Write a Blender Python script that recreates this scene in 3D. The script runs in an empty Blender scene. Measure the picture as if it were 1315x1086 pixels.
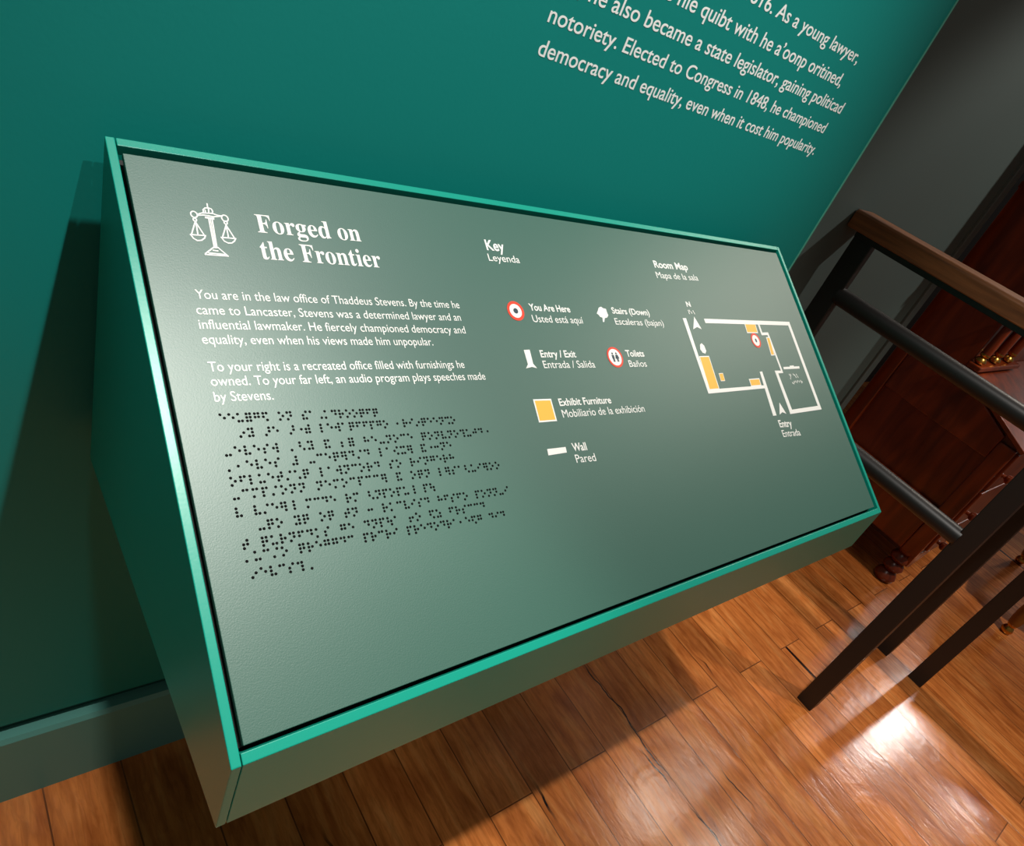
import bpy, bmesh, math, random
from mathutils import Vector, Matrix
from math import sin, cos, pi, radians

random.seed(7)
S = bpy.context.scene
COL = S.collection

# ------------------------------------------------------------------ camera
cam_d = bpy.data.cameras.new('camera')
cam = bpy.data.objects.new('camera', cam_d)
COL.objects.link(cam)
CP = Vector((-0.08162, -0.56958, 1.06515))
RT = Vector((0.74501483, -0.55711184, 0.36685052))
DN = Vector((-0.09745936, -0.63497073, -0.76636404))
FW = Vector((0.65988983, 0.53519955, -0.52735837))
M = Matrix((RT, -DN, -FW)).transposed().to_4x4()
M.translation = CP
cam.matrix_world = M
cam_d.sensor_fit = 'HORIZONTAL'
cam_d.sensor_width = 36
cam_d.lens = 36 * 898.39 / 1315
cam_d.shift_x = -26.68 / 1315
cam_d.shift_y = 21.97 / 1315
cam_d.clip_start = 0.02
S.camera = cam

# ------------------------------------------------------------------ light
w = bpy.data.worlds.new('world')
S.world = w
w.use_nodes = True
w.node_tree.nodes['Background'].inputs[0].default_value = (1.0, 0.93, 0.85, 1)
w.node_tree.nodes['Background'].inputs[1].default_value = 0.10

def spot(name, loc, target, watt, angle, blend=0.5, radius=0.03, col=(1, 0.9, 0.78)):
    d = bpy.data.lights.new(name, 'SPOT')
    d.energy = watt; d.spot_size = radians(angle); d.spot_blend = blend
    d.shadow_soft_size = radius; d.color = col
    o = bpy.data.objects.new(name, d)
    COL.objects.link(o)
    o.location = loc
    o.rotation_euler = (Vector(target) - Vector(loc)).to_track_quat('-Z', 'Y').to_euler()
    return o

# track spots of the gallery: over the panel, washing the teal wall from the front right, over the office; plus two added fill spots
spot('track_and_fill_light', (0.37, -0.575, 2.5), (0.50, -0.62, 0.3), 120, 68, 0.5, 0.025, (1, 0.945, 0.88))
spot('track_and_fill_light', (0.45, -1.45, 2.5), (0.30, 0.0, 1.62), 60, 56, 0.55, 0.012, (1, 0.98, 0.97))
spot('track_and_fill_light', (-0.08, -0.52, 2.5), (-0.06, -0.52, 0.0), 105, 31, 0.45, 0.06, (1, 0.93, 0.84))  # added fill, unseen source: brightens floor and wall foot left of the sign
spot('track_and_fill_light', (1.90, -1.20, 2.5), (2.15, -0.66, 0.1), 95, 52, 0.5, 0.03, (1, 0.88, 0.74))
spot('track_and_fill_light', (2.75, -0.85, 2.5), (1.78, 0.10, 0.85), 105, 34, 0.7, 0.02, (1, 0.93, 0.84))
spot('track_and_fill_light', (2.95, -0.30, 2.5), (0.42, -0.40, 0.0), 85, 34, 0.8, 0.35, (1, 0.90, 0.78))  # added soft fill, unseen source: lifts the shadow under the sign box
spot('track_and_fill_light', (5.3, -0.62, 2.4), (2.2, -0.72, 0.0), 75, 24, 0.6, 0.10, (1, 0.95, 0.92))
spot('track_and_fill_light', (6.1, -1.33, 2.4), (2.4, -0.85, 0.0), 85, 24, 0.6, 0.10, (1, 0.95, 0.92))

S.view_settings.view_transform = 'Standard'
S.view_settings.look = 'None'
S.view_settings.gamma = 1
S.view_settings.use_curve_mapping = False
S.view_settings.exposure = 0.0

# ------------------------------------------------------------------ materials
def srgb(r, g, b):
    f = lambda c: (c / 255 / 12.92) if c / 255 <= 0.04045 else ((c / 255 + 0.055) / 1.055) ** 2.4
    return (f(r), f(g), f(b), 1)

def mat(name, col, rough=0.5, metal=0.0, bump=0.0, scale=60.0, var=0.0, spec=0.5, dist=0.001):
    m = bpy.data.materials.new(name)
    m.use_nodes = True
    nt = m.node_tree; N = nt.nodes; L = nt.links
    b = N['Principled BSDF']
    b.inputs['Base Color'].default_value = col
    b.inputs['Roughness'].default_value = rough
    b.inputs['Metallic'].default_value = metal
    b.inputs['Specular IOR Level'].default_value = spec
    if bump or var:
        tc = N.new('ShaderNodeTexCoord')
        no = N.new('ShaderNodeTexNoise')
        no.inputs['Scale'].default_value = scale
        no.inputs['Detail'].default_value = 3
        L.new(tc.outputs['Object'], no.inputs['Vector'])
        if bump:
            bu = N.new('ShaderNodeBump')
            bu.inputs['Strength'].default_value = bump
            bu.inputs['Distance'].default_value = dist
            L.new(no.outputs['Fac'], bu.inputs['Height'])
            L.new(bu.outputs['Normal'], b.inputs['Normal'])
        if var:
            mx = N.new('ShaderNodeMix'); mx.data_type = 'RGBA'
            mx.inputs[6].default_value = [c * (1 - var) for c in col[:3]] + [1]
            mx.inputs[7].default_value = [min(1, c * (1 + var)) for c in col[:3]] + [1]
            L.new(no.outputs['Fac'], mx.inputs[0])
            L.new(mx.outputs[2], b.inputs['Base Color'])
    return m

def wood(name, dark, light, rough, axis=(14, 1.2, 14), grain=3.0, bump=0.05):
    m = bpy.data.materials.new(name); m.use_nodes = True
    nt = m.node_tree; N = nt.nodes; L = nt.links; b = N['Principled BSDF']
    tc = N.new('ShaderNodeTexCoord'); mp = N.new('ShaderNodeMapping')
    mp.inputs['Scale'].default_value = axis
    L.new(tc.outputs['Object'], mp.inputs[0])
    no = N.new('ShaderNodeTexNoise'); no.inputs['Scale'].default_value = grain
    no.inputs['Detail'].default_value = 6; no.inputs['Distortion'].default_value = 0.6
    L.new(mp.outputs[0], no.inputs['Vector'])
    cr = N.new('ShaderNodeValToRGB')
    cr.color_ramp.elements[0].position = 0.3; cr.color_ramp.elements[0].color = dark
    cr.color_ramp.elements[1].position = 0.72; cr.color_ramp.elements[1].color = light
    L.new(no.outputs['Fac'], cr.inputs[0]); L.new(cr.outputs[0], b.inputs['Base Color'])
    b.inputs['Roughness'].default_value = rough
    bu = N.new('ShaderNodeBump'); bu.inputs['Strength'].default_value = bump; bu.inputs['Distance'].default_value = 0.001
    L.new(no.outputs['Fac'], bu.inputs['Height']); L.new(bu.outputs['Normal'], b.inputs['Normal'])
    return m

def floor_mat():
    m = bpy.data.materials.new('pine_floorboards'); m.use_nodes = True
    nt = m.node_tree; N = nt.nodes; L = nt.links; b = N['Principled BSDF']
    def node(t, **k):
        n = N.new(t)
        for a, v in k.items(): setattr(n, a, v)
        return n
    def math_(op, a, c=None, clamp=False):
        n = node('ShaderNodeMath', operation=op, use_clamp=clamp)
        for i, v in enumerate((a, c)):
            if v is None: continue
            if hasattr(v, 'links'): L.new(v, n.inputs[i])
            else: n.inputs[i].default_value = v
        return n.outputs[0]
    def ramp(f, stops):
        n = node('ShaderNodeValToRGB')
        e = n.color_ramp.elements
        while len(e) < len(stops): e.new(0.5)
        for i, (p, c) in enumerate(stops): e[i].position = p; e[i].color = c
        L.new(f, n.inputs[0]); return n.outputs[0]
    def mixc(kind, f, a, c):
        n = node('ShaderNodeMix', data_type='RGBA', blend_type=kind)
        for i, v in ((0, f), (6, a), (7, c)):
            if hasattr(v, 'links'): L.new(v, n.inputs[i])
            else: n.inputs[i].default_value = v
        return n.outputs[2]
    tc = node('ShaderNodeTexCoord')
    sep = node('ShaderNodeSeparateXYZ'); L.new(tc.outputs['Object'], sep.inputs[0])
    # boards run along y
    cmb = node('ShaderNodeCombineXYZ'); L.new(sep.outputs[1], cmb.inputs[0]); L.new(sep.outputs[0], cmb.inputs[1])
    br = node('ShaderNodeTexBrick', offset=0.37, offset_frequency=2)
    L.new(cmb.outputs[0], br.inputs['Vector'])
    br.inputs['Color1'].default_value = (0, 0, 0, 1); br.inputs['Color2'].default_value = (1, 1, 1, 1)
    br.inputs['Mortar'].default_value = (0.5, 0.5, 0.5, 1)
    br.inputs['Scale'].default_value = 1.0
    br.inputs['Brick Width'].default_value = 0.86; br.inputs['Row Height'].default_value = 0.09
    br.inputs['Mortar Size'].default_value = 0.0012; br.inputs['Mortar Smooth'].default_value = 0.2
    # offset the grain per board
    off = node('ShaderNodeVectorMath', operation='SCALE'); L.new(br.outputs['Color'], off.inputs[0]); off.inputs[3].default_value = 7.3
    base = node('ShaderNodeVectorMath', operation='ADD'); L.new(tc.outputs['Object'], base.inputs[0]); L.new(off.outputs[0], base.inputs[1])
    def noise(sx, sy, sc, det=5, dis=0.0):
        mp = node('ShaderNodeMapping'); mp.inputs['Scale'].default_value = (sx, sy, 1)
        L.new(base.outputs[0], mp.inputs[0])
        n = node('ShaderNodeTexNoise'); n.inputs['Scale'].default_value = sc
        n.inputs['Detail'].default_value = det; n.inputs['Distortion'].default_value = dis
        L.new(mp.outputs[0], n.inputs['Vector']); return n.outputs['Fac']
    g1 = noise(6, 1.3, 2.6, 7, 2.2)
    g2 = noise(60, 9.0, 3.0, 5, 1.0)
    g3 = noise(4, 3, 2.5, 5, 1.0)
    mpw = node('ShaderNodeMapping'); mpw.inputs['Scale'].default_value = (1, 0.16, 1); L.new(base.outputs[0], mpw.inputs[0])
    wv = node('ShaderNodeTexWave', wave_type='BANDS', bands_direction='X'); L.new(mpw.outputs[0], wv.inputs['Vector'])
    wv.inputs['Scale'].default_value = 15; wv.inputs['Distortion'].default_value = 7; wv.inputs['Detail'].default_value = 2
    wv.inputs['Detail Scale'].default_value = 0.8
    col = ramp(g1, [(0.25, srgb(180, 100, 46)), (0.5, srgb(220, 134, 68)), (0.78, srgb(236, 162, 94))])
    col = mixc('MULTIPLY', 0.42, col, ramp(g2, [(0.36, (0.55, 0.48, 0.42, 1)), (0.56, (1, 1, 1, 1))]))
    col = mixc('MULTIPLY', 0.34, col, ramp(wv.outputs['Fac'], [(0.0, (0.55, 0.46, 0.38, 1)), (0.35, (1, 1, 1, 1))]))
    col = mixc('MULTIPLY', 0.6, col, ramp(br.outputs['Color'], [(0.0, (0.66, 0.60, 0.55, 1)), (1.0, (1.12, 1.1, 1.08, 1))]))
    col = mixc('MULTIPLY', 0.6, col, ramp(g3, [(0.33, (0.62, 0.52, 0.46, 1)), (0.62, (1, 1, 1, 1))]))
    # dark splits along the grain
    cr1 = noise(24, 1.1, 1.6, 2, 0.5)
    cm = ramp(cr1, [(0.725, (0, 0, 0, 1)), (0.755, (1, 1, 1, 1))])
    col = mixc('MIX', cm, col, srgb(30, 14, 8))
    # long open splits: centre x, from y, to y, half width
    y_ = sep.outputs[1]; x_ = sep.outputs[0]
    nw = node('ShaderNodeTexNoise'); nw.inputs['Scale'].default_value = 9.0; nw.inputs['Detail'].default_value = 3
    cy_ = node('ShaderNodeCombineXYZ'); L.new(y_, cy_.inputs[0]); L.new(cy_.outputs[0], nw.inputs['Vector'])
    wob = math_('MULTIPLY', math_('SUBTRACT', nw.outputs['Fac'], 0.5), 0.05)
    for xc, y0, y1, hw in ((0.896, -0.42, -0.14, 0.0020), (0.884, -0.44, -0.34, 0.0022), (0.898, -0.62, -0.46, 0.0018), (0.643, -0.38, -0.30, 0.0026), (0.300, -0.36, -0.22, 0.0024), (0.06, -0.30, -0.16, 0.002), (1.02, -0.55, -0.44, 0.0018), (1.18, -0.30, -0.24, 0.0026)):
        d_ = math_('ABSOLUTE', math_('SUBTRACT', math_('SUBTRACT', x_, xc), wob))
        m_ = math_('MULTIPLY', math_('SUBTRACT', hw, d_), 1400.0, True)
        m_ = math_('MULTIPLY', m_, math_('MULTIPLY', math_('SUBTRACT', y_, y0), 30.0, True))
        m_ = math_('MULTIPLY', m_, math_('MULTIPLY', math_('SUBTRACT', y1, y_), 30.0, True))
        col = mixc('MIX', m_, col, srgb(26, 12, 7))
    # seams
    col = mixc('MIX', math_('MULTIPLY', br.outputs['Fac'], 0.75), col, srgb(52, 24, 12))
    L.new(col, b.inputs['Base Color'])
    b.inputs['Specular IOR Level'].default_value = 0.35
    rr = math_('ADD', math_('MULTIPLY', g2, 0.14), 0.11)
    L.new(rr, b.inputs['Roughness'])
    h = math_('SUBTRACT', math_('ADD', math_('MULTIPLY', g2, 0.25), math_('MULTIPLY', g3, 1.2)), math_('ADD', math_('MULTIPLY', br.outputs['Fac'], 0.6), math_('MULTIPLY', cm, 0.8)))
    bu = node('ShaderNodeBump'); bu.inputs['Strength'].default_value = 0.35; bu.inputs['Distance'].default_value = 0.0025
    L.new(h, bu.inputs['Height']); L.new(bu.outputs['Normal'], b.inputs['Normal'])
    return m

TEALWALL = mat('teal_wall_paint', srgb(0, 128, 120), 0.55, bump=0.10, scale=220, spec=0.35)
TEALTRIM = mat('teal_bead_highlight', srgb(80, 160, 140), 0.4)  # lighter teal paints in the highlight along the wall's end
BOXTEAL = mat('teal_powder_coat', srgb(12, 150, 130), 0.33, bump=0.10, scale=420, dist=0.0004)
BLACKGAP = mat('black_reveal', srgb(8, 10, 10), 0.6)
PANELMAT = mat('green_phenolic_sheet', srgb(44, 92, 80), 0.46, bump=0.20, scale=1000, var=0.05, dist=0.0004, spec=1.0)
WHITEINK = mat('white_ink', srgb(240, 240, 236), 0.5)
WALLINK = mat('white_vinyl', srgb(242, 245, 242), 0.5)
BRAILLE = mat('black_resin', srgb(8, 8, 9), 0.75, spec=0.1)
YELLOWINK = mat('yellow_ink', srgb(244, 186, 70), 0.5)
REDINK = mat('red_ink', srgb(226, 62, 36), 0.5)
DARKINK = mat('slate_ink', srgb(40, 62, 74), 0.5)
BASEB = mat('grey_green_baseboard_paint', srgb(88, 152, 144), 0.45, spec=0.4)
GROOVE = mat('dark_teal_gap_shade', srgb(8, 70, 62), 0.5)  # darker teal paints in the shade of the gap above the baseboard
GREYWALL = mat('charcoal_grey_wall_paint', srgb(74, 90, 88), 0.6, bump=0.06, scale=180)
GREYTRIM = mat('slate_trim_paint', srgb(84, 98, 98), 0.5)
ALCOVE = mat('black_alcove_shade', srgb(16, 16, 16), 0.7)  # near-black colour puts the shade behind the desk into the wall
FLOORM = floor_mat()
STEEL = mat('black_powder_coated_steel', srgb(27, 24, 23), 0.42, bump=0.06, scale=300, dist=0.0004)
CAPWOOD = wood('brown_handrail_wood', srgb(92, 52, 26), srgb(150, 92, 50), 0.4, (30, 2, 30))
MAHOG = wood('red_mahogany', srgb(80, 26, 7), srgb(136, 54, 16), 0.28, (10, 10, 1.5), 3.0, 0.03)
BRASS = mat('brass', srgb(200, 150, 70), 0.25, metal=1.0)
CHAIRWOOD = wood('golden_brown_wood', srgb(110, 68, 24), srgb(160, 106, 44), 0.3, (14, 14, 2))

# ------------------------------------------------------------------ mesh helpers
class MB:
    """collects shapes, then links them as one mesh object"""
    def __init__(self): self.v = []; self.f = []
    def add(self, vs, fs):
        o = len(self.v)
        self.v += [Vector(p) for p in vs]
        self.f += [tuple(i + o for i in f) for f in fs]
        return self
    def box(self, a, b):
        x0, y0, z0 = a; x1, y1, z1 = b
        return self.add([(x0, y0, z0), (x1, y0, z0), (x1, y1, z0), (x0, y1, z0), (x0, y0, z1), (x1, y0, z1), (x1, y1, z1), (x0, y1, z1)],
                        [(0, 3, 2, 1), (4, 5, 6, 7), (0, 1, 5, 4), (1, 2, 6, 5), (2, 3, 7, 6), (3, 0, 4, 7)])
    def prism_x(self, yz, x0, x1):
        n = len(yz)
        vs = [(x0, y, z) for y, z in yz] + [(x1, y, z) for y, z in yz]
        return self.add(vs, [tuple(range(n)), tuple(range(2 * n - 1, n - 1, -1))] + [(i, i + n, (i + 1) % n + n, (i + 1) % n) for i in range(n)])
    def prism_y(self, xz, y0, y1):
        n = len(xz)
        vs = [(x, y0, z) for x, z in xz] + [(x, y1, z) for x, z in xz]
        return self.add(vs, [tuple(range(n)), tuple(range(2 * n - 1, n - 1, -1))] + [(i, i + n, (i + 1) % n + n, (i + 1) % n) for i in range(n)])
    def tube(self, p0, p1, r0, r1=None, n=20):
        p0 = Vector(p0); p1 = Vector(p1); r1 = r0 if r1 is None else r1
        d = (p1 - p0).normalized(); a = d.orthogonal().normalized(); c = d.cross(a)
        vs = [p0 + (a * cos(t) + c * sin(t)) * r0 for t in (2 * pi * i / n for i in range(n))]
        vs += [p1 + (a * cos(t) + c * sin(t)) * r1 for t in (2 * pi * i / n for i in range(n))]
        return self.add(vs, [tuple(range(n - 1, -1, -1)), tuple(range(n, 2 * n))] + [(i, (i + 1) % n, (i + 1) % n + n, i + n) for i in range(n)])
    def lathe(self, base, prof, n=28, axis='z'):
        bx, by, bz = base; vs = []; fs = []
        for h, r in prof:
            for i in range(n):
                t = 2 * pi * i / n
                if axis == 'z': vs.append((bx + r * cos(t), by + r * sin(t), bz + h))
                else: vs.append((bx + r * cos(t), by - h, bz + r * sin(t)))
        for k in range(len(prof) - 1):
            for i in range(n):
                j = (i + 1) % n
                fs.append((k * n + i, k * n + j, (k + 1) * n + j, (k + 1) * n + i))
        fs.append(tuple(range(n - 1, -1, -1))); m = (len(prof) - 1) * n
        fs.append(tuple(range(m, m + n)))
        return self.add(vs, fs)
    def build(self, name, m, parent=None, bevel=0.0, smooth=False, seg=2):
        org = parent_world(parent)
        me = bpy.data.meshes.new(name)
        if parent is None and self.v:
            pass
        me.from_pydata([p - org for p in self.v], [], self.f)
        bm = bmesh.new(); bm.from_mesh(me)
        bmesh.ops.recalc_face_normals(bm, faces=bm.faces[:])
        bm.to_mesh(me); bm.free()
        me.materials.append(m)
        if smooth:
            for p in me.polygons: p.use_smooth = True
            try: me.set_sharp_from_angle(angle=radians(40))
            except Exception: pass
        o = bpy.data.objects.new(name, me)
        COL.objects.link(o)
        if parent: o.parent = parent
        if bevel:
            b = o.modifiers.new('bevel', 'BEVEL'); b.width = bevel; b.segments = seg; b.limit_method = 'ANGLE'
        return o

def parent_world(p):
    v = Vector((0, 0, 0))
    while p: v = v + Vector(p.location); p = p.parent
    return v

def thing(name, label, cat, loc, group=None):
    o = bpy.data.objects.new(name, None); COL.objects.link(o)
    o.location = loc; o.empty_display_size = 0.1
    o['label'] = label; o['category'] = cat
    if group: o['group'] = group
    return o

def struct(o, label=None, cat=None):
    o['kind'] = 'structure'
    if label: o['label'] = label
    if cat: o['category'] = cat
    return o

# ------------------------------------------------------------------ setting
GX = 1.037      # right end of the teal wall
struct(MB().box((-2.5, -3.2, -0.05), (7.0, 1.2, 0)).build('floor', FLOORM), 'glossy orange-brown wooden plank floor', 'floor')
wb = struct(MB().box((-2.5, 0, 0.152), (GX, 0.1, 2.6)).build('wall_back', TEALWALL), 'smooth teal painted wall behind the sloped sign', 'wall')
struct(MB().box((GX, -0.0015, 0.136), (GX + 0.004, 0.1, 2.6)).build('trim_1', TEALTRIM, bevel=0.0008), 'thin teal edge where teal wall ends, highlight painted in as lighter teal', 'trim')
bb = MB().prism_x([(-0.012, 0), (-0.012, 0.130), (-0.008, 0.136), (0.1, 0.136), (0.1, 0)], -2.5, GX).build('baseboard_back', BASEB)
struct(bb, 'plain grey-green baseboard under the teal wall', 'baseboard')
struct(MB().box((-2.5, 0.007, 0.136), (GX, 0.1, 0.152)).build('trim_2', GROOVE), 'recessed line between teal wall and baseboard, gap shade painted in dark teal', 'trim')
struct(MB().box((GX + 0.004, 0.1, 0), (1.965, 0.2, 2.6)).build('wall_right', GREYWALL), 'dark grey wall to the right of the teal wall', 'wall')
struct(MB().box((1.965, 0.092, 0), (2.005, 0.2, 2.6)).build('trim_3', GREYTRIM, bevel=0.002), 'slate grey vertical trim ending the dark grey wall', 'trim')
struct(MB().box((GX + 0.004, 0.086, 0), (1.965, 0.1, 0.136)).build('baseboard_right', GREYTRIM, bevel=0.002), 'grey baseboard under the dark grey wall', 'baseboard')
struct(MB().box((2.005, 0.62, 0), (5.5, 0.72, 2.6)).build('wall_recess', ALCOVE), 'alcove wall behind the red desk, shade painted in as near-black', 'wall')

# ------------------------------------------------------------------ lettering helpers
_fc = {}
def glyph_mesh(s, bold):
    key = (s, bold)
    if key in _fc: return _fc[key]
    cu = bpy.data.curves.new('lettering', 'FONT'); cu.body = s; cu.size = 1; cu.offset = bold; cu.resolution_u = 5
    ob = bpy.data.objects.new('lettering', cu); COL.objects.link(ob)
    dg = bpy.context.evaluated_depsgraph_get()
    me = bpy.data.meshes.new_from_object(ob.evaluated_get(dg))
    vs = [v.co.copy() for v in me.vertices]; fs = [tuple(p.vertices) for p in me.polygons]
    bpy.data.objects.remove(ob); bpy.data.curves.remove(cu); bpy.data.meshes.remove(me)
    _fc[key] = (vs, fs); return vs, fs
_hv, _ = glyph_mesh('H', 0.0)
CAPH = max(v.y for v in _hv)

def letters(mb, s, u0, u1, base0, base1, cap, frame, bold=0.0, th=0.0003, slant=0.0):
    """lay a line of lettering into mb; frame(u, up, h) gives the point in space; ends at u1"""
    vs, fs = glyph_mesh(s, bold)
    x0 = min(v.x for v in vs); x1 = max(v.x for v in vs)
    kx = (u1 - u0) / (x1 - x0); ky = cap / CAPH
    n = len(vs)
    def at(v, h):
        u = u0 + (v.x - x0) * kx
        return frame(u, base0 + (base1 - base0) * (u - u0) / (u1 - u0) + v.y * ky, h)
    pts = [at(v, th) for v in vs] + [at(v, 0) for v in vs]
    faces = list(fs)
    cnt = {}
    for f in fs:
        for i in range(len(f)):
            e = (f[i], f[(i + 1) % len(f)]); cnt[e] = 1
    for (a, b) in list(cnt):
        if (b, a) not in cnt: faces.append((b, a, a + n, b + n))
    mb.add(pts, faces)

# ------------------------------------------------------------------ the sloped sign box
X0, X1 = 0.03466, 0.92236
YB, ZT, ZBK = -0.02496, 0.8674, 0.5783
YF, ZF, ZFL = -0.38056, 0.64915, 0.5794
K = 1.0815      # the face layout below is measured on a face 0.8208 wide; the sign is this much larger
P0 = Vector((X0, YB, ZT))
VD = Vector((0, YF - YB, ZF - ZT)).normalized()
SL = (Vector((0, YF - YB, ZF - ZT))).length / K
NN = Vector((0, VD.z, -VD.y))
if NN.z < 0: NN = -NN
def PF(u, v, h): return P0 + Vector((u * K, 0, 0)) + VD * (v * K) + NN * h
def PT(u, up, h): return PF(u, -up, h)

box = thing('sign_box', 'wide teal wedge-shaped exhibit sign with grey-green face, hung on the teal wall', 'sign', (0.4785, -0.19, 0.579))
T = 0.0060
side = [(YB, ZT), (YF, ZF), (YF, ZFL), (YB, ZBK)]
for x in (X0, X1 - T):
    MB().prism_x(side, x, x + T).build('side_panel', BOXTEAL, box, bevel=0.0006)
g = 0.0006
def slab(v0, v1, h0, h1, u0=(T + g) / K, u1=(X1 - X0 - T - g) / K):
    return [PF(u0, v0, h0), PF(u1, v0, h0), PF(u1, v1, h0), PF(u0, v1, h0), PF(u0, v0, h1), PF(u1, v0, h1), PF(u1, v1, h1), PF(u0, v1, h1)]
BOXF = [(0, 3, 2, 1), (4, 5, 6, 7), (0, 1, 5, 4), (1, 2, 6, 5), (2, 3, 7, 6), (3, 0, 4, 7)]
xa, xb = X0 + T + g, X1 - T - g
tv = PF(0, 0.0056, 0); tw = PF(0, 0.0056, -0.014)
MB().prism_x([(YB, ZT), (tv.y, tv.z), (tw.y, tw.z), (YB, tw.z - 0.002)], xa, xb).build('top_rail', BOXTEAL, box, bevel=0.0005)
fv = PF(0, SL - 0.0062, 0); fw = PF(0, SL - 0.0062, -0.014)
MB().prism_x([(fv.y, fv.z), (YF, ZF), (YF, ZFL), (YF + 0.008, ZFL), (YF + 0.008, fw.z - 0.004), (fw.y, fw.z)], xa, xb).build('front_panel', BOXTEAL, box, bevel=0.0005)
MB().box((xa, YB - 0.006, ZBK + 0.001), (xb, YB, ZT - 0.018)).build('back_panel', BOXTEAL, box)
MB().box((xa, YF + 0.009, ZFL), (xb, YB - 0.007, ZFL + 0.006)).build('bottom_panel', BOXTEAL, box)
MB().add(slab(0.008, SL - 0.008, -0.016, -0.012), BOXF).build('backing_board', BLACKGAP, box)
MB().box((0.2, YB, 0.63), (0.76, 0.0, 0.78)).build('wall_bracket', BLACKGAP, box)

PU0, PU1, PV0, PV1, PH = 0.0086, 0.8095, 0.0100, 0.3765, -0.0012
face = MB().add(slab(PV0, PV1, PH - 0.004, PH, PU0, PU1), BOXF).build('face_panel', PANELMAT, box, bevel=0.0004)
face['label'] = 'matt grey-green text panel with braille and room map'

def fin(name, mb, m):
    return mb.build(name, m, face)
LH = PH
def frame(u, up, h): return PF(u, -up, LH + h)
def line(mb, s, a, b, cap, bold=0.0):
    letters(mb, s, a[0], b[0], -a[1], -b[1], cap, frame, bold, 0.00022)
def poly(mb, pts, h=0.00022, h0=0.0):
    n = len(pts)
    mb.add([PF(u, v, LH + h) for u, v in pts] + [PF(u, v, LH + h0) for u, v in pts],
           [tuple(range(n))] + [(i, (i + 1) % n, (i + 1) % n + n, i + n) for i in range(n)])
def ring(mb, c, r0, r1, h, n=36):
    vs = []; fs = []
    for r in (r0, r1):
        for i in range(n):
            t = 2 * pi * i / n
            vs.append(PF(c[0] + r * cos(t), c[1] + r * sin(t), LH + h))
    for i in range(n): fs.append((i, (i + 1) % n, (i + 1) % n + n, i + n))
    mb.add(vs, fs)
def disc(mb, c, rx, ry, h, n=32):
    poly(mb, [(c[0] + rx * cos(2 * pi * i / n), c[1] + ry * sin(2 * pi * i / n)) for i in range(n)], h)
def stroke(mb, pts, wd, h=0.0002):
    for (a, b) in zip(pts, pts[1:]):
        d = Vector((b[0] - a[0], b[1] - a[1]))
        if d.length < 1e-6: continue
        d.normalize(); nrm = Vector((-d.y, d.x)) * wd / 2
        e = d * wd * 0.35
        poly(mb, [(a[0] - e.x + nrm.x, a[1] - e.y + nrm.y), (b[0] + e.x + nrm.x, b[1] + e.y + nrm.y),
                  (b[0] + e.x - nrm.x, b[1] + e.y - nrm.y), (a[0] - e.x - nrm.x, a[1] - e.y - nrm.y)], h)
        h += 0.000002

# title in a bold serif
def bold_serif(s):
    o = ''
    for ch in s:
        if 'A' <= ch <= 'Z': o += chr(0x1D400 + ord(ch) - 65)
        elif 'a' <= ch <= 'z': o += chr(0x1D41A + ord(ch) - 97)
        else: o += ch
    return o
mb = MB()
line(mb, bold_serif('Forged on'), (0.0837, 0.0580), (0.1626, 0.0572), 0.0142)
line(mb, bold_serif('the Frontier'), (0.0823, 0.0787), (0.1745, 0.0787), 0.0142)
fin('title_lettering', mb, WHITEINK)

mb = MB()
for s, a, b in (
    ('You are in the law office of Thaddeus Stevens. By the time he', (0.0338, 0.1105), (0.2374, 0.1112)),
    ('came to Lancaster, Stevens was a determined lawyer and an', (0.0323, 0.1213), (0.2352, 0.1225)),
    ('influential lawmaker. He fiercely championed democracy and', (0.0320, 0.1313), (0.2361, 0.1338)),
    ('equality, even when his views made him unpopular.', (0.0319, 0.1415), (0.2015, 0.1441)),
    ('To your right is a recreated office filled with furnishings he', (0.0322, 0.1600), (0.2253, 0.1638)),
    ('owned. To your far left, an audio program plays speeches made', (0.0317, 0.1696), (0.2427, 0.1746)),
    ('by Stevens.', (0.0317, 0.1799), (0.0678, 0.1809))):
    line(mb, s, a, b, 0.0064, 0.0)
fin('body_lettering', mb, WHITEINK)

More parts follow.
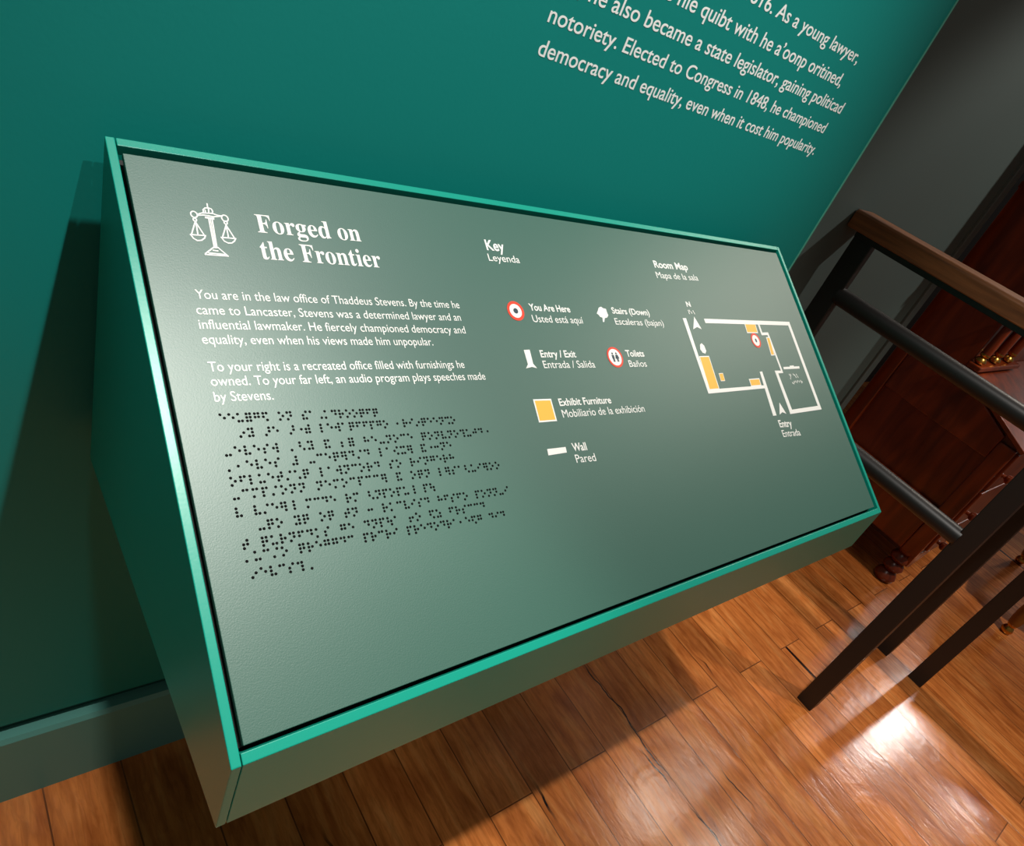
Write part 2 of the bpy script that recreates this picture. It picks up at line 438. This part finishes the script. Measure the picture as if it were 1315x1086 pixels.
for name, rows in (
    ('key_heading', (('Key', (0.2856, 0.0531), (0.3065, 0.0528), 0.0100, 0.020), ('Leyenda', (0.2843, 0.0639), (0.3205, 0.0634), 0.0070, 0.0))),
    ('key_caption', (('You Are Here', (0.3146, 0.1109), (0.3654, 0.1116), 0.0066, 0.018), ('Usted est\u00e1 aqu\u00ed', (0.3142, 0.1224), (0.3782, 0.1230), 0.0070, 0.0))),
    ('key_caption', (('Stairs (Down)', (0.4246, 0.1113), (0.4827, 0.1123), 0.0066, 0.018), ('Escaleras (bajan)', (0.4241, 0.1234), (0.5007, 0.1243), 0.0070, 0.0))),
    ('key_caption', (('Entry / Exit', (0.3105, 0.1564), (0.3542, 0.1573), 0.0066, 0.018), ('Entrada / Salida', (0.3102, 0.1667), (0.3751, 0.1682), 0.0070, 0.0))),
    ('key_caption', (('Toilets', (0.4243, 0.1580), (0.4515, 0.1585), 0.0068, 0.018), ('Ba\u00f1os', (0.4239, 0.1690), (0.4502, 0.1696), 0.0070, 0.0))),
    ('key_caption', (('Exhibit Furniture', (0.3148, 0.2024), (0.3810, 0.2043), 0.0066, 0.018), ('Mobiliario de la exhibici\u00f3n', (0.3145, 0.2133), (0.4243, 0.2161), 0.0072, 0.0))),
    ('key_caption', (('Wall', (0.3141, 0.2440), (0.3311, 0.2448), 0.0070, 0.018), ('Pared', (0.3139, 0.2545), (0.3379, 0.2558), 0.0072, 0.0))),
    ('map_heading', (('Room Map', (0.5206, 0.0532), (0.5826, 0.0524), 0.0084, 0.020), ('Mapa de la sala', (0.5181, 0.0662), (0.5960, 0.0650), 0.0076, 0.0))),
    ('map_caption', (('Entry', (0.6552, 0.2531), (0.6832, 0.2548), 0.0086, 0.018), ('Entrada', (0.6549, 0.2653), (0.6950, 0.2672), 0.0084, 0.0))),
    ('north_letter', (('N', (0.5545, 0.0997), (0.5623, 0.0995), 0.0060, 0.03),))):
    mb = MB()
    for row in rows: line(mb, *row)
    fin(name, mb, WHITEINK)

# scales of justice
ICON = [[(0.0536, 0.04), (0.0534, 0.0433)], [(0.05, 0.0471), (0.0502, 0.0449), (0.0517, 0.0435), (0.0536, 0.0431), (0.0556, 0.0437), (0.0561, 0.0453), (0.0556, 0.0469)], [(0.0538, 0.0434), (0.0534, 0.0467)], [(0.0514, 0.0452), (0.0513, 0.0469)],
 [(0.0463, 0.0488), (0.0491, 0.0476), (0.0524, 0.0473), (0.0558, 0.0471), (0.0585, 0.048), (0.0614, 0.0483)], [(0.0461, 0.0498), (0.0496, 0.0491), (0.0529, 0.0492), (0.0557, 0.0496), (0.0596, 0.0488), (0.0614, 0.0483)],
 [(0.0435, 0.0547), (0.0394, 0.0645)], [(0.0435, 0.0547), (0.0472, 0.0641)], [(0.0438, 0.0547), (0.0434, 0.064)], [(0.0387, 0.0647), (0.048, 0.0645)], [(0.0389, 0.0648), (0.0401, 0.0673), (0.0422, 0.0687), (0.0448, 0.0683), (0.047, 0.0665), (0.048, 0.0645)],
 [(0.0629, 0.055), (0.0587, 0.0646)], [(0.0629, 0.055), (0.0666, 0.0647)], [(0.0629, 0.055), (0.0626, 0.0644)], [(0.0578, 0.0647), (0.0673, 0.0647)], [(0.0581, 0.0649), (0.0593, 0.0674), (0.0616, 0.0686), (0.064, 0.0683), (0.066, 0.0667), (0.0672, 0.0647)],
 [(0.051, 0.0507), (0.0554, 0.0511)], [(0.0525, 0.0514), (0.0519, 0.0725)], [(0.0546, 0.0512), (0.0536, 0.0721)], [(0.0512, 0.073), (0.0455, 0.0778), (0.0453, 0.0785), (0.0596, 0.0785), (0.0543, 0.0727), (0.0512, 0.073)], [(0.0476, 0.0772), (0.0577, 0.0775)], [(0.0508, 0.075), (0.0537, 0.0752)]]
for c, r in (((0.0437, 0.0494), 0.0020), ((0.0631, 0.0498), 0.0021), ((0.0435, 0.0533), 0.0010), ((0.0630, 0.0531), 0.0010)):
    ICON.append([(c[0] + r * cos(2 * pi * i / 14), c[1] + r * 1.15 * sin(2 * pi * i / 14)) for i in range(15)])
mb = MB()
for i, st in enumerate(ICON): stroke(mb, st, 0.00088, 0.00020 + i * 0.000001)
stroke(mb, [(0.0535, 0.0514), (0.0528, 0.0725)], 0.0006)
stroke(mb, [(0.0508, 0.0507), (0.0556, 0.0510)], 0.0015)
fin('scales_emblem', mb, WHITEINK)

# key symbols
def badge(c, r, rin, hole=None, rr=0.0027):
    a = MB(); ring(a, c, r - rr, r, 0.0003); o = fin('badge_ring', a, REDINK)
    a = MB(); disc(a, c, r - rr, r - rr, 0.00025); fin('badge_disc', a, WHITEINK)
    if hole:
        a = MB(); disc(a, c, hole[0], hole[1], 0.0004); fin('badge_dot', a, DARKINK)
badge((0.2972, 0.1120), 0.0094, 0.0067, (0.0026, 0.0026))
badge((0.4067, 0.1584), 0.0108, 0.0085, None, 0.0021)
badge((0.6724, 0.1417), 0.0098, 0.0070, (0.0017, 0.0026), 0.0026)
# tiny man and woman in the toilet badge
mb = MB()
for cx, tr in ((0.4040, False), (0.4094, True)):
    disc(mb, (cx, 0.1545), 0.0010, 0.0011, 0.0005, 12)
    poly(mb, [(cx - 0.0016, 0.1560), (cx + 0.0016, 0.1560), (cx + (0.0026 if tr else 0.0015), 0.1600), (cx - (0.0026 if tr else 0.0015), 0.1600)], 0.0005)
    poly(mb, [(cx - 0.0012, 0.1598), (cx - 0.0002, 0.1598), (cx - 0.0002, 0.1632), (cx - 0.0012, 0.1632)], 0.0005)
    poly(mb, [(cx + 0.0002, 0.1598), (cx + 0.0012, 0.1598), (cx + 0.0012, 0.1632), (cx + 0.0002, 0.1632)], 0.0005)
fin('restroom_figures', mb, DARKINK)
mb = MB(); poly(mb, [(0.4045, 0.1083), (0.4067, 0.1055), (0.4104, 0.1044), (0.4127, 0.106), (0.4166, 0.1066), (0.4165, 0.1101), (0.4169, 0.1137), (0.4142, 0.1161), (0.4106, 0.1166), (0.4079, 0.1209), (0.406, 0.1209), (0.4074, 0.1163), (0.4042, 0.1153), (0.4033, 0.1133), (0.4011, 0.1119)])
fin('stairs_symbol', mb, WHITEINK)
mb = MB(); poly(mb, [(0.2928, 0.1492), (0.2996, 0.149), (0.2987, 0.1621), (0.3016, 0.1665), (0.2961, 0.1651), (0.289, 0.1663), (0.2925, 0.1626)])
fin('entry_symbol', mb, WHITEINK)
def framed(pts, b=0.0012):
    a = MB(); poly(a, pts, 0.0002); fin('furniture_outline', a, WHITEINK)
    cx = sum(p[0] for p in pts) / 4; cy = sum(p[1] for p in pts) / 4
    ins = []
    for p in pts: ins.append((p[0] - math.copysign(b, p[0] - cx), p[1] - math.copysign(b, p[1] - cy)))
    a = MB(); poly(a, ins, 0.0003); fin('furniture_block', a, YELLOWINK)
framed([(0.2862, 0.1945), (0.3068, 0.1953), (0.3060, 0.2157), (0.2852, 0.2153)], 0.0014)
framed([(0.6605, 0.1190), (0.6852, 0.1190), (0.6838, 0.1318), (0.6590, 0.1318)])
framed([(0.6990, 0.1372), (0.7070, 0.1372), (0.7036, 0.1620), (0.6950, 0.1622)])
framed([(0.5440, 0.1600), (0.5628, 0.1600), (0.5604, 0.2000), (0.5412, 0.2000)])
framed([(0.5695, 0.1812), (0.5778, 0.1812), (0.5768, 0.1908), (0.5686, 0.1908)], 0.0007)
framed([(0.6260, 0.1905), (0.6486, 0.1905), (0.6476, 0.2000), (0.6252, 0.2000)])
mb = MB(); poly(mb, [(0.2852, 0.2389), (0.3065, 0.2394), (0.3060, 0.2443), (0.2845, 0.2444)])
fin('wall_symbol', mb, WHITEINK)

# plan of the room
mb = MB()
for i, q in enumerate((
    [(0.5386, 0.1142), (0.5448, 0.1142), (0.5418, 0.2036), (0.5372, 0.2036)],
    [(0.5375, 0.2038), (0.5415, 0.1993), (0.6560, 0.1998), (0.6570, 0.2036)],
    [(0.6550, 0.1824), (0.6606, 0.1822), (0.6566, 0.2384), (0.6490, 0.2382)],
    [(0.5788, 0.1142), (0.7718, 0.1152), (0.7716, 0.1205), (0.5790, 0.1197)],
    [(0.7655, 0.1160), (0.7718, 0.1154), (0.7690, 0.2389), (0.7625, 0.2380)],
    [(0.6885, 0.2391), (0.6890, 0.2340), (0.7687, 0.2336), (0.7686, 0.2389)],
    [(0.6898, 0.1826), (0.6956, 0.1829), (0.6962, 0.2388), (0.6888, 0.2390)],
    [(0.6898, 0.1822), (0.7074, 0.1828), (0.7074, 0.1860), (0.6898, 0.1860)])):
    poly(mb, q, 0.00022 + i * 0.000003)
stroke(mb, [(0.6926, 0.1200), (0.6922, 0.1329), (0.7062, 0.1325), (0.7062, 0.1845)], 0.0036, 0.00025)
fin('map_walls', mb, WHITEINK)
mb = MB()
poly(mb, [(0.5612, 0.1120), (0.5512, 0.1276), (0.5598, 0.1248), (0.5672, 0.1276)])
fin('north_arrow', mb, WHITEINK)
mb = MB()
poly(mb, [(0.6734, 0.2232), (0.6642, 0.2380), (0.6719, 0.2354), (0.6796, 0.2380)])
fin('entry_arrow', mb, WHITEINK)
mb = MB()
poly(mb, [(0.5536, 0.1462), (0.5572, 0.1446), (0.5606, 0.1476), (0.5610, 0.1540), (0.5576, 0.1572), (0.5530, 0.1560), (0.5508, 0.1518)])
fin('stairs_marker', mb, WHITEINK)
mb = MB()
poly(mb, [(0.7137, 0.1780), (0.7300, 0.1782), (0.7300, 0.1768), (0.7400, 0.1768), (0.7400, 0.1782), (0.7536, 0.1782), (0.7526, 0.1814), (0.7126, 0.1812)])
for u, v in ((0.7210, 0.1880), (0.7225, 0.1905), (0.7240, 0.1882), (0.7205, 0.1930), (0.7310, 0.1880), (0.7335, 0.1890), (0.7350, 0.1915), (0.7385, 0.1885), (0.7400, 0.1915),
             (0.7215, 0.1992), (0.7240, 0.1998), (0.7265, 0.1980), (0.7300, 0.1975), (0.7330, 0.1985), (0.7355, 0.1970), (0.7390, 0.1980), (0.7430, 0.1972), (0.7460, 0.1985), (0.7440, 0.1995)):
    stroke(mb, [(u, v), (u + 0.0004, v + 0.0018)], 0.0011)
fin('map_braille', mb, WHITEINK)
mb = MB()
for u, v in ((0.5540, 0.1042), (0.5540, 0.1068), (0.5562, 0.1040), (0.5590, 0.1062), (0.5630, 0.1044), (0.5640, 0.1068)):
    stroke(mb, [(u, v), (u + 0.0004, v + 0.0018)], 0.0011)
fin('north_braille', mb, WHITEINK)

# braille, eleven rows of raised dots
R = ['15 15 136 123456 1245 1246 0 135 1345 0 2364 1 6 13 145 1235 135 135 12345 124 12345',
     '35 13456 0 345 15 0 345 5 24536 0 123 15 2456 1 12345 124 124 1234 1245 135 0 2 1235 24 35 12345 15 15 1345 146 135',
     '36 15 1236 15 243 2456 0 3 126 13456 0 12346 0 23 123456 0 125 15 36 1345 135 14 15 0 12345 135 1345 1236 1453 135 1456 136 245 145 5',
     '3 2 15 1236 15 243 0 4536 0 36 14 15 12345 12456 145 34 145 0 123 1 246 1346 12456 0 12346 5 25 1345 15',
     '135 124 123 136 15 2345 34 16 12345 0 123 1 2456 1345 14 135 1235 145 0 234 135 0 1235 24 1345 1245 15 1235 125',
     '36 14 1434 1423 34 135 1345 1345 0 1345 15 143 135 14 1234 14 14 12456 0 12346 0 135 12345 1345 0 123 12456 234 1 126 136 24 12456 135 135',
     '1236 0 1236 34 15 12456 456 0 143 14 145 15 0 1235 143 0 126 1345 1234 135 1234 136 456 0 1234 1256',
     '36 12345 135 0 14536 12345 0 135 12345 0 2435 1345 0 25 0 1235 13 14 1236 24 234 145 0 125 124 234 124 135 0 1234 135 1345 1345 36 24',
     '2435 0 12345 136 1235 1345 124 145 13 243 0 1245 15 0 145 1345 1234 1256 1 0 235 135 0 1246 1356 0 124 1235 234 14 14 145',
     '3 136 14 34 135 0 12345 1235 15 1245 1245 145 14 0 1234 1235 14 1235 24 0 1234 1235 15 145 135 145 1235 1 2 15 1246 1245 0 145 24 145',
     '35 15 1236 14 234 1456 6']
ROW = [((0.0330, 0.1908), (0.1383, 0.1950)), ((0.0425, 0.2012), (0.2014, 0.2060)), ((0.0318, 0.2122), (0.2296, 0.2178)), ((0.0315, 0.2218), (0.1916, 0.2254)),
       ((0.0313, 0.2310), (0.1911, 0.2350)), ((0.0310, 0.2394), (0.2307, 0.2460)), ((0.0306, 0.2500), (0.1678, 0.2545)), ((0.0418, 0.2600), (0.2325, 0.2666)),
       ((0.0306, 0.2696), (0.2063, 0.2751)), ((0.0304, 0.2772), (0.2224, 0.2848)), ((0.0318, 0.2872), (0.0673, 0.2896))]
mb = MB()
DU, DV, DR = 0.0023, 0.0023, 0.00096
OFF = {'1': (0, -1), '2': (0, 0), '3': (0, 1), '4': (1, -1), '5': (1, 0), '6': (1, 1)}
for txt, (a, b) in zip(R, ROW):
    cells = txt.split()
    pitch = (b[0] - DU - a[0]) / (len(cells) - 1)
    for i, cell in enumerate(cells):
        if cell == '0': continue
        u = a[0] + pitch * i; v = a[1] + (b[1] - a[1]) * i / (len(cells) - 1)
        du = min(DU, pitch * 0.42)
        for d in sorted(set(cell)):
            ox, oy = OFF[d]
            cu, cv = u + ox * du, v + oy * DV
            n = 10; vs = []; fs = []
            for k, (rr, hh) in enumerate(((1.0, 0.0), (0.85, 0.0003), (0.45, 0.00048))):
                for q in range(n):
                    t = 2 * pi * q / n
                    vs.append(PF(cu + DR * rr * cos(t), cv + DR * rr * sin(t), LH + hh))
            for k in range(2):
                for q in range(n):
                    fs.append((k * n + q, k * n + (q + 1) % n, (k + 1) * n + (q + 1) % n, (k + 1) * n + q))
            fs.append(tuple(range(2 * n, 3 * n)))
            mb.add(vs, fs)
fin('braille_dots', mb, BRAILLE)

# ------------------------------------------------------------------ wall lettering
wl = thing('wall_lettering', 'white paragraph lettering on the teal wall above the sloped sign', 'lettering', (0.65, 0, 1.0))
def WF(u, up, h): return Vector((u, -h, up))
for s, u0, u1, z0, z1, cap in (
    ('he moved to Lancaster in 1816. As a young lawyer,', 0.330, 0.8900, 1.1150, 1.1150, 0.0145),
    ('he fought gum hie hie quibt with he a\u2019oonp oritined,', 0.330, 0.8825, 1.0820, 1.0840, 0.0150),
    ('slavery, he also became a state legislator, gaining politicad', 0.334, 0.9200, 1.0535, 1.0562, 0.0145),
    ('notoriety. Elected to Congress in 1848, he championed', 0.3805, 0.9070, 1.0265, 1.0268, 0.0138),
    ('democracy and equality, even when it cost him popularity.', 0.3820, 0.9138, 0.9985, 0.9972, 0.0140)):
    a = MB(); letters(a, s, u0, u1, z0, z1, cap, WF, 0.005, 0.0003)
    a.build('text_line', WALLINK, wl)

# ------------------------------------------------------------------ railing by the grey wall
def post(mb, x0, x1, y0, y1, z0, z1): return mb.box((x0, y0, z0), (x1, y1, z1))
XR = 1.355
rail = thing('railing', 'black steel railing with brown wooden cap, standing beside the grey wall', 'railing', (1.56, -0.2, 0))
PW_ = 0.042
post(MB(), XR, XR + 0.020, 0.034, 0.078, 0, 0.888).build('post', STEEL, rail, bevel=0.002)
post(MB(), XR, XR + PW_, -0.462, -0.424, 0, 0.888).build('post', STEEL, rail, bevel=0.002)
post(MB(), 1.768, 1.768 + PW_, -0.464, -0.428, 0, 0.888).build('post', STEEL, rail, bevel=0.002)
MB().box((XR - 0.002, -0.464, 0.876), (XR + 0.048, 0.078, 0.888)).build('top_bar', STEEL, rail, bevel=0.001)
MB().box((XR + 0.05, -0.464, 0.876), (1.812, -0.424, 0.888)).build('top_bar', STEEL, rail, bevel=0.001)
MB().prism_y([(XR - 0.014, 0.888), (XR + 0.062, 0.888), (XR + 0.062, 0.918), (XR + 0.056, 0.924), (XR - 0.008, 0.924), (XR - 0.014, 0.918)], -0.48, 0.098).build('wooden_cap', CAPWOOD, rail, bevel=0.002)
MB().prism_x([(-0.48, 0.888), (-0.404, 0.888), (-0.404, 0.918), (-0.41, 0.924), (-0.474, 0.924), (-0.48, 0.918)], XR + 0.062, 1.83).build('wooden_cap', CAPWOOD, rail, bevel=0.002)
for z in (0.765, 0.524):
    MB().tube((XR + 0.012, 0.04, z), (XR + 0.012, -0.43, z), 0.0185).build('round_rail', STEEL, rail, smooth=True)

rail2 = thing('railing', 'single thin black steel railing post nearest the frame edge, in front of the red desk', 'railing', (1.8, -1.0, 0))
for y in (-0.566, -1.55):
    post(MB(), 1.772, 1.812, y, y + 0.038, 0, 0.888).build('post', STEEL, rail2, bevel=0.002)
MB().box((1.772, -1.55, 0.888), (1.812, -0.528, 0.900)).build('top_bar', STEEL, rail2)
for z in (0.765, 0.524):
    MB().tube((1.79, -0.54, z), (1.79, -1.53, z), 0.0185).build('round_rail', STEEL, rail2, smooth=True)

# ------------------------------------------------------------------ red secretary desk
XS, XE = 2.063, 2.98
desk = thing('secretary_desk', 'red mahogany secretary desk with turned feet behind the black railing', 'desk', (2.5, -0.1, 0))
prof = [(0.10, 0.135), (-0.311, 0.135), (-0.311, 0.545), (-0.085, 0.638), (0.10, 0.638)]
MB().prism_x(prof, XS + 0.012, XE).build('body', MAHOG, desk, bevel=0.003)
# framed side: stiles and rails around a sunk panel
sp = MB()
sp.box((XS, -0.316, 0.130), (XS + 0.02, -0.270, 0.54))
sp.box((XS, 0.06, 0.130), (XS + 0.02, 0.10, 0.637))
sp.box((XS, -0.270, 0.130), (XS + 0.02, 0.06, 0.285))
sp.prism_x([(0.06, 0.482), (-0.270, 0.482), (-0.270, 0.556), (-0.085, 0.636), (0.06, 0.636)], XS, XS + 0.02)
sp.build('side_frame', MAHOG, desk, bevel=0.004)
MB().prism_x([(0.102, 0.282), (-0.277, 0.282), (-0.277, 0.292), (0.102, 0.292)], XS - 0.004, XS + 0.01).build('moulding', MAHOG, desk, bevel=0.002)
MB().prism_x([(-0.328, 0.541), (-0.084, 0.641), (-0.084, 0.655), (-0.334, 0.551)], XS - 0.006, XE + 0.006).build('flap', MAHOG, desk, bevel=0.002)
MB().box((XS + 0.004, -0.083, 0.638), (XE, 0.10, 1.62)).build('cabinet', MAHOG, desk, bevel=0.003)
MB().box((XS - 0.002, -0.09, 1.072), (XE + 0.004, 0.102, 1.09)).build('moulding', MAHOG, desk, bevel=0.003)
MB().box((XS - 0.012, -0.118, 0.653), (XS + 0.36, -0.082, 0.668)).build('ledge', MAHOG, desk, bevel=0.003)
MB().box((XS - 0.012, -0.116, 0.788), (XS + 0.36, -0.082, 0.802)).build('ledge', MAHOG, desk, bevel=0.003)
for k in range(3):
    cx = XS + 0.014 + k * 0.125
    col_ = MB().tube((cx, -0.098, 0.700), (cx, -0.098, 0.788), 0.0125, 0.011).build('column', MAHOG, desk, smooth=True)
    MB().lathe((cx, -0.098, 0.668), [(0, 0.008), (0.004, 0.013), (0.010, 0.0155), (0.017, 0.013), (0.021, 0.008), (0.025, 0.012), (0.030, 0.013), (0.033, 0.012)]).build('brass_base', BRASS, col_, smooth=True)
for z0, z1 in ((0.150, 0.240), (0.250, 0.385), (0.395, 0.525)):
    dr = MB().box((XS + 0.05, -0.321, z0), (XE - 0.05, -0.310, z1)).build('drawer', MAHOG, desk, bevel=0.003)
    for xk in (XS + 0.085, XE - 0.085):
        MB().lathe((xk, -0.321, (z0 + z1) / 2 - 0.012), [(0, 0.006), (0.008, 0.006), (0.012, 0.012), (0.020, 0.014), (0.026, 0.009), (0.028, 0.003)], axis='y').build('knob', MAHOG, dr, smooth=True)
foot = [(0, 0.020), (0.006, 0.029), (0.018, 0.033), (0.032, 0.027), (0.040, 0.018), (0.046, 0.026), (0.056, 0.031), (0.068, 0.027), (0.076, 0.018), (0.082, 0.026), (0.092, 0.031), (0.104, 0.027), (0.112, 0.018), (0.118, 0.022), (0.135, 0.026)]
for fx in (XS + 0.034, XE - 0.04):
    for fy in (-0.284, 0.064):
        MB().lathe((fx, fy, 0), foot).build('foot', MAHOG, desk, smooth=True)
ap = [(XS + 0.02, 0.135), (XS + 0.02, 0.085), (XS + 0.06, 0.070), (XS + 0.11, 0.085), (XS + 0.17, 0.112), (XS + 0.30, 0.118), (XE - 0.30, 0.118), (XE - 0.17, 0.112), (XE - 0.11, 0.085), (XE - 0.06, 0.070), (XE - 0.02, 0.085), (XE - 0.02, 0.135)]
MB().prism_y(ap, -0.314, -0.300).build('apron', MAHOG, desk, bevel=0.002)

# ------------------------------------------------------------------ chair at the right edge
chair = thing('wooden_chair', 'golden-brown wooden chair with brass casters in front of the red desk', 'chair', (2.73, -0.76, 0))
c0 = Vector((2.385, -0.600, 0)); du = Vector((0.57, 0.13, 0)); dv = Vector((0.12, -0.50, 0))
legp = [(0.034, 0.009), (0.040, 0.016), (0.060, 0.019), (0.085, 0.021), (0.12, 0.020), (0.2, 0.024), (0.30, 0.018), (0.34, 0.026), (0.42, 0.026)]
cast = [(0, 0.009), (0.004, 0.015), (0.014, 0.018), (0.024, 0.014), (0.028, 0.010), (0.034, 0.0135), (0.040, 0.013)]
for a, b in ((0, 0), (1, 0), (0, 1), (1, 1)):
    p = c0 + du * a + dv * b
    lg = MB().lathe(p, legp).build('leg', CHAIRWOOD, chair, smooth=True)
    MB().lathe(p, cast).build('caster', BRASS, lg, smooth=True)
q = [c0 - du * 0.06 - dv * 0.06, c0 + du * 1.06 - dv * 0.06, c0 + du * 1.06 + dv * 1.06, c0 - du * 0.06 + dv * 1.06]
MB().add([Vector((p.x, p.y, z)) for z in (0.42, 0.46) for p in q], [(3, 2, 1, 0), (4, 5, 6, 7), (0, 1, 5, 4), (1, 2, 6, 5), (2, 3, 7, 6), (3, 0, 4, 7)]).build('seat', CHAIRWOOD, chair, bevel=0.008)
bk = MB()
for a in (0, 1):
    p = c0 + du * a + dv * 1.0
    bk.tube((p.x, p.y, 0.46), (p.x + 0.02, p.y - 0.09, 0.95), 0.016, 0.012)
e0 = c0 + dv; e1 = c0 + du + dv
for z in (0.70, 0.90):
    k = (z - 0.46) / 0.49
    bk.tube((e0.x + 0.02 * k, e0.y - 0.09 * k, z), (e1.x + 0.02 * k, e1.y - 0.09 * k, z), 0.018)
bk.build('backrest', CHAIRWOOD, chair, smooth=True)
